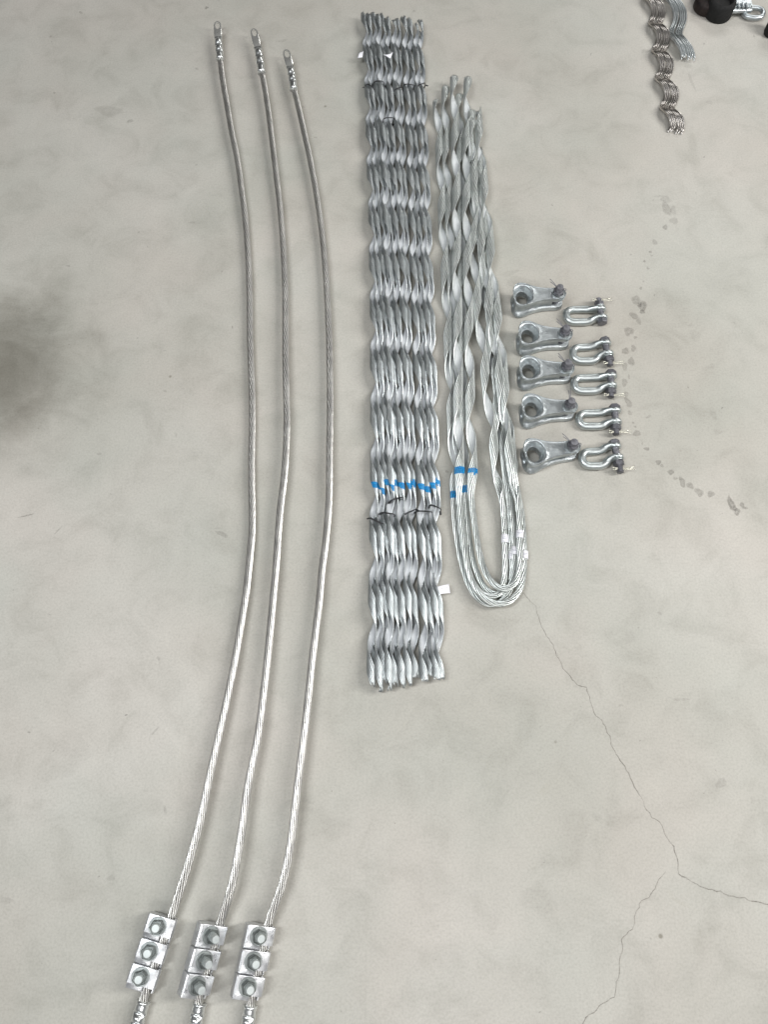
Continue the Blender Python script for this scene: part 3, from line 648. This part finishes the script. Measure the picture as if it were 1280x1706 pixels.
# ---------------------------------------------------------------- thimble clevises
def outline():
    half = [(-.0208, .0), (-.0213, .009), (-.0198, .018), (-.0155, .0268), (-.0085, .0312), (-.001, .0310), (.008, .0285), (.020, .0235), (.034, .0190), (.050, .0160), (.066, .0148), (.080, .0148), (.090, .0125), (.0955, .007), (.0975, .0)]
    up, _ = spline([(x, y, 0) for x, y in half], .003); up = up[:, :2]
    return np.vstack([up, up[::-1][1:-1] * [1, -1]])
def thimble_proto():
    rt = root('thimble_clevis', '', 'thimble clevis', (0, 0, 0), 'grey thimble clevises in a column'); 
    O = outline(); n = len(O); hx, hy = .0138, .0168
    ang = np.arctan2(O[:, 1] / 1.25, O[:, 0]); Hh = np.stack([hx * np.cos(ang), hy * np.sin(ang)], 1)
    Hub = Hh * 1.22
    def lp(f, z, base=None):
        b_ = Hh if base is None else base; q = b_ * (1 - f) + O * f; zz = (z(q) if callable(z) else z) + np.zeros(n); return np.column_stack([q, zz])
    arm = lambda q: sstep(q[:, 0], .006, .045)                     # 0 at the thimble, 1 on the fork arms
    T_ = .050
    def lpo(k, z): q = O * 1.0; c_ = O.mean(0) * [1, 0]; q = c_ + (O - c_) * k; zz = z(q); return np.column_stack([q, zz])
    body = MB()
    def lpg(k, z): q = O * [1, k]; q = np.column_stack([np.clip(q[:, 0], -.0158, .069), q[:, 1]]); return np.column_stack([q, (z(q) if callable(z) else z) + np.zeros(n)])
    far = lambda q: 1 - .9 * arm(q)
    def zt(q):
        an = np.arctan2(q[:, 1] / hy, q[:, 0] / hx); d = np.linalg.norm(q, axis=1) - np.hypot(hx * np.cos(an), hy * np.sin(an))
        return .0335 + .0128 * sstep(d, -.001, .0100) + .0016 * np.exp(-((d - .0105) / .004) ** 2) * sstep(q[:, 0], -.012, .004)
    top = [lp(0, .0295), lp(.0, .0328)] + [lp(f, lambda q: zt(q)) for f in (.03, .07, .12, .18, .25, .33, .42, .52, .64, .76, .88)] + [
           lpo(.965, lambda q: zt(q) + .0006), lpo(.985, lambda q: zt(q) + .0018), lpo(1.0, lambda q: zt(q) + .0010), lpo(1.0, lambda q: zt(q) - .0025 - .003 * arm(q)), lpo(.97, lambda q: zt(q) - .0045 - .006 * arm(q)), lpg(.76, lambda q: .0378 - .004 * arm(q)), lpg(.67, .0350), lpg(.635, .0290)]
    mir = [l * [1, 1, -1] + [0, 0, .0508] for l in top[::-1]]
    body.loft(top + mir, 0, False, True, ring=True)
    body.build('forked_casting', M_CAST, rt, sharp=50)
    bx = .0785
    for zz, zb in ((.0464, 1), (.0046, -1)):
        MB().lathe([(.0150, zz - .002 * zb), (.0150, zz + .0006 * zb), (.0138, zz + .0018 * zb), (.008, zz + .0018 * zb)], 28, 0, TR(bx, 0, 0)).build('bolt_boss', M_CAST, rt, sharp=35)
    M = TR(bx, 0, .0484)
    MB().lathe([(.0075, -.052), (.0075, .009)] + threads(.0075, .0090, .0235), 22, 0, M).build('bolt_shank', M_BOLT, rt, sharp=50)
    hexnut(MB(), .0132, -.0530 + .0025, -.0482 + .0005, M).build('bolt_head', M_BOLT, rt, sharp=30)
    washer(MB(), .0128, .0, .0016, M).build('washer', M_SHACK, rt, sharp=35)
    hexnut(MB(), .0122, .0018, .0120, M, ph=.4).build('nut', M_BOLT, rt, sharp=30)
    # split pin through the shank, both legs pointing up and away
    q = MB(); z = .0484 + .0185
    for dy in (-.0014, .0014):
        q.tube(spline([(bx + .010, -.004 + dy, z), (bx + .004, -.001 + dy, z), (bx - .006, .003 + dy, z + .0005), (bx - .012, .010 + dy * 1.6, z + .002), (bx - .020, .019 + dy * 2.6, z + .003)], .0015)[0], .0008, 6)
    q.tube([(bx + .0115 + .0025 * math.cos(t), -.0048 + .0025 * math.sin(t), z) for t in np.linspace(0, 2 * PI, 12, endpoint=False)], .0008, 6, ring=True)
    q.build('split_pin', M_BOLT, rt)
    return rt
def copy_tree(o, parent=None):
    c = o.copy(); S.collection.objects.link(c)
    if parent is not None: c.parent = parent
    for ch in [x for x in S.objects if x.parent == o]: copy_tree(ch, c)
    return c
thim = thimble_proto()
TL = [((871.0, 494), 2, 'grey thimble clevis at the top of the column, nearest the top shackle'),
      ((880.2, 558), -1, 'second thimble clevis from the top of the column, darker cast grey'),
      ((882.0, 616), 0, 'middle thimble clevis of the column of five, touching the one above'),
      ((886.3, 680), 1, 'fourth thimble clevis down, its split pin pointing straight up'),
      ((890.5, 755), 8, 'lowest thimble clevis of the column, turned slightly upward to the right')]
for k, ((x, y), r_, lab) in enumerate(TL):
    o = thim if k == 0 else copy_tree(thim)
    q = P(x, y, .040); o.location = (q[0], q[1], .0004); o.rotation_euler = (0, 0, math.radians(r_)); o['label'] = lab
    if k == 3:
        for ch in [c_ for c_ in S.objects if c_.parent == o and c_.name.startswith('split_pin')]:
            ch.location = (.0785 - .0785 * math.cos(-.75), .0785 * math.sin(.75), 0); ch.rotation_euler = (0, 0, -.75)

# ---------------------------------------------------------------- D shackles
def shackle(x0, ytop, ybot, xe, ye1, ye2, lab, head_up, nut_tip, grp='bolted D shackles in a column'):
    """x0: left end of the bow; ytop/ybot: the two legs; xe, ye1, ye2: the eyes (photo positions)"""
    z = .0135
    a = P(x0, (ytop + ybot) / 2, z); E1, E2 = P(xe[0], ye1, z), P(xe[1], ye2, z); l1, l2 = P(x0 + 26, ytop, z), P(x0 + 26, ybot, z)
    rt = root('shackle', lab, 'shackle', (a[0] + .03, a[1], 0), grp)
    r = .0084; bx_ = a + [r, 0, 0]; w_ = (l1[1] - l2[1]) / 2; cy = (l1[1] + l2[1]) / 2
    ang = np.linspace(PI * .55, PI * 1.45, 9); arc = [(bx_[0] + w_ * (1 - abs(math.cos(t)) ** .75), cy + w_ * math.copysign(abs(math.sin(t)) ** .85, math.sin(t)), z - .004) for t in ang]
    top_ = [(E1[0] - .028, l1[1] * .85 + E1[1] * .15, z - .002), (E1[0] - .017, E1[1] + .001, z), (E1[0] - .008, E1[1], z)]
    bot_ = [(E2[0] - .030, l2[1], z - .003), (E2[0] - .018, E2[1] * .75 + l2[1] * .25, z), (E2[0] - .008, E2[1], z)]
    xm = bx_[0] + w_ + .006; up_ = [(xm, l1[1], z - .004), ((xm + E1[0] - .030) / 2, l1[1], z - .003)]; dn_ = [(xm, l2[1], z - .004), ((xm + E2[0] - .030) / 2, l2[1], z - .003)]
    p, s = spline(top_[::-1] + up_[::-1] + arc + dn_ + bot_, .0025); p = smooth(p, 10); T = tang(p); N, B = frames(p, T)
    e = np.maximum(1 - s / .018, 1 - (s[-1] - s) / .018).clip(0, 1)
    t = np.linspace(0, 2 * PI, 16, endpoint=False)
    loops = [[p[i] + N[i] * (r * (1 - .30 * e[i])) * math.cos(x) + B[i] * r * (1 + .7 * e[i]) * math.sin(x) for x in t] for i in range(len(p))]
    mb = MB().loft(loops, 0)
    for E in (E1, E2):
        M = Matrix.Translation(Vector(E)) @ Matrix.Rotation(PI / 2, 4, 'X')
        mb.lathe([(.0078, -.0042), (.0118, -.0042), (.0134, -.0026), (.0134, .0026), (.0118, .0042), (.0078, .0042)], 26, 0, M)
    mb.build('bow', M_SHACK, rt, sharp=50)
    hi, lo = (E1, E2) if head_up else (E2, E1); sg = 1 if head_up else -1          # sg: head side direction in +y
    d = unit((hi - lo)[None])[0]; zz = Vector(tuple(-d)); Mx = Matrix.Translation(Vector(hi)) @ zz.to_track_quat('Z', 'Y').to_matrix().to_4x4()
    sep = np.linalg.norm(hi - lo)                                                    # local z runs from head to nut
    hexnut(MB(), .0120, -.0140, -.0044, Mx, ph=.3).build('bolt_head', M_BOLT, rt, sharp=30)
    end = sep + .0044 + .0035 + .0115
    MB().lathe([(.0073, -.005), (.0073, end - .004)] + threads(.0073, end - .004, end + nut_tip), 22, 0, Mx).build('bolt_shank', M_BOLT, rt, sharp=50)
    m = MB(); washer(m, .0128, sep + .0045, sep + .0060, Mx); washer(m, .0116, sep + .0066, sep + .0082, Mx); m.build('washer', M_SHACK, rt, sharp=35)
    hexnut(MB(), .0116, sep + .0085, sep + .0190, Mx, ph=.15 + .2 * rng.random()).build('nut', M_BOLT, rt, sharp=30)
    q = MB(); zp = end + nut_tip * .5; c = np.array((Mx @ Vector((0, 0, zp)))); tilt = rng.uniform(-.1, .25)
    for dz in (-.0012, .0012):
        q.tube(spline([c + [-.010, dz, .004], c + [0, dz, .003], c + [.010, dz, .004], c + [.022, dz * 1.5 + .003 * tilt, .004 + dz], c + [.030, dz * 3 + .012 * tilt, .003]], .0015)[0], .0010, 6)
    q.tube([c + np.array([-.0125 + .0030 * math.cos(a_), .0032 * math.sin(a_), .004]) for a_ in np.linspace(0, 2 * PI, 12, endpoint=False)], .0010, 6, ring=True)
    q.build('split_pin', M_PIN, rt)
    return rt
shackle(938, 514, 535, (1000.5, 1003), 516, 530, 'topmost shackle, the only one with its nut and split pin facing up', False, .010)
shackle(949, 577, 600, (1009, 1013), 573, 590, 'second shackle from the top, its bolt pointing down at the next one', True, .010)
shackle(951, 628, 650, (1018.5, 1018.5), 627.5, 643, 'middle shackle of the five, beside the third thimble clevis', True, .009)
shackle(959, 687, 709, (1025, 1026), 685, 703, 'fourth shackle from the top with a twisted split pin', True, .011)
shackle(964, 751, 775, (1025, 1029), 744, 762, 'lowest shackle of the column, its upper leg sloping up to the right', True, .016)

# ---------------------------------------------------------------- wavy rod bundles at the top right
def wavy(label, cpts, nodes_y, Rw, r, cols, rows, dx, mats, amp_sign, ph0, group):
    z = Rw + r
    p, s = spline([P(x, y, z) for x, y in cpts], .004); p = smooth(p, 8)
    ny = np.array([P(1100, y, z)[1] for y in nodes_y]); k = np.polyfit(ny, np.arange(len(ny)), 1)
    T = tang(p); N, B = frames(p, T); phi = 2 * PI * np.polyval(k, p[:, 1]) + ph0
    c = p + Rw * (np.cos(phi)[:, None] * N + np.sin(phi)[:, None] * B)
    c0 = P(*cpts[len(cpts) // 2], 0); rt = root('wavy_rod_bundle', label, 'wire rods', c0, group)
    shared = {}
    for rr in range(rows):
        for cc in range(cols):
            key = (cc * 2 + rr) % 3
            if key not in shared:
                m = MB(); nn = len(c); m.tube(c[:nn - key], r, 7, np.array([0] * (nn - key - 1) + [1])); shared[key] = m.build('rod_wire', mats, rt); o = shared[key]
            else:
                o = shared[key].copy(); S.collection.objects.link(o); o.parent = rt
            gap = .0030 if cc >= cols // 2 else 0
            o.location = ((cc - (cols - 1) / 2 + .15 * (rr % 2)) * dx + gap + rng.normal(0, .0002), rng.uniform(-.003, .003) - rr * .0015 - cc * .0012, rr * r * 1.75 + abs(rng.normal(0, .0003)))
    return rt
wavy('longer bundle of thin shiny wavy wires at the upper right, reaching furthest down', [(1080, -75), (1084, -40), (1087, 0), (1094, 28), (1097, 48), (1100, 68), (1102, 90), (1105, 112), (1108, 135), (1113, 158), (1116, 180), (1121, 202), (1124, 216)],
     [-52, -4, 44, 92, 134, 178, 226], .0078, .0021, 7, 2, .0049, [M_DARKWIRE, M_ENDS], 1, .0, 'bundles of thin wavy wires')
wavy('shorter bundle of thin wavy wires ending in bright cut tips at the upper right', [(1108, -80), (1112, -40), (1117, 0), (1126, 24), (1130, 50), (1133, 75), (1140, 97)],
     [-78, -12, 58, 130], .0098, .0021, 7, 2, .0048, [M_GALV, M_ENDS], 1, .0, 'bundles of thin wavy wires')

# ---------------------------------------------------------------- corner fitting: black bush, casting and chain link
c = P(1203, 8, .03); rt = root('suspension_fitting', 'dark fitting with a black round rubber bush, cut off by the top edge', 'line fitting', (c[0], c[1], 0))
M = TR(c[0], c[1], 0)
MB().lathe([(.020, 0), (.034, .001), (.036, .006), (.036, .040), (.033, .045), (.027, .047), (.024, .044), (.022, .036), (.010, .034), (.002, .034)], 36, 0, M).build('rubber_bush', M_RUB, rt, sharp=50)
pr = MB()
pr.lathe([(.010, .0), (.030, .001), (.034, .006), (.034, .026), (.028, .034), (.010, .036)], 30, 0, M @ TR(-.030, .022, 0))
pr.box((-.030, .05, .016), (.05, .07, .026), .005, 0, M)
pr.build('dark_flange', M_RUST, rt, sharp=50)
pr = MB(); pr.lathe([(.004, .034), (.010, .035), (.012, .040), (.008, .046), (.002, .047)], 18, 0, M @ TR(-.034, .024, 0)); pr.build('flange_bolt', M_SHACK, rt, sharp=50)
pr = MB(); pr.box((.058, .022, .018), (.060, .042, .022), .006, 0, M); pr.tube(spline([(c[0] + .03, c[1] - .010, .020), (c[0] + .06, c[1] - .006, .018), (c[0] + .085, c[1] - .002, .016)], .004)[0], .006, 12)
for q in range(4): pr.box((.036 + q * .011, .000, .024), (.005, .020, .016), .0015, 0, M)
pr.build('socket_casting', M_CAST, rt, sharp=50)
def link(cx, cy, rot, lab):
    q = P(cx, cy, .014); t = np.linspace(0, 2 * PI, 44, endpoint=False)
    X = np.sign(np.cos(t)) * np.abs(np.cos(t)) ** .75 * .0255; Y = np.sign(np.sin(t)) * np.abs(np.sin(t)) ** .85 * .0200
    ca, sa = math.cos(rot), math.sin(rot); pth = np.stack([q[0] + X * ca - Y * sa, q[1] + X * sa + Y * ca, np.full(len(t), .0085) + X * .08 + .002], 1)
    o = MB().tube(smooth(pth, 1), .0066, 12, ring=True).build('chain_link', M_CAST, None, loc=(q[0], q[1], 0)); o['label'] = lab; o['category'] = 'chain link'
    return o
link(1257, 19, -.28, 'oval steel chain link beside the black bush at the top right corner')
c2 = P(1290, 46, .02); o = MB().lathe([(.006, .001), (.018, .002), (.020, .008), (.020, .040), (.015, .046), (.003, .047)], 24, 0, TR(c2[0], c2[1], 0)).lathe([(.003, .046), (.008, .046), (.008, .060), (.002, .062)], 18, 0, TR(c2[0], c2[1], 0)).build('rubber_plug', M_RUB, None, loc=(c2[0], c2[1], 0), sharp=50)
o['label'] = 'dark plug just poking in at the right edge below the chain link'; o['category'] = 'plug'

for o in S.objects:
    if '_o' in o: del o['_o']
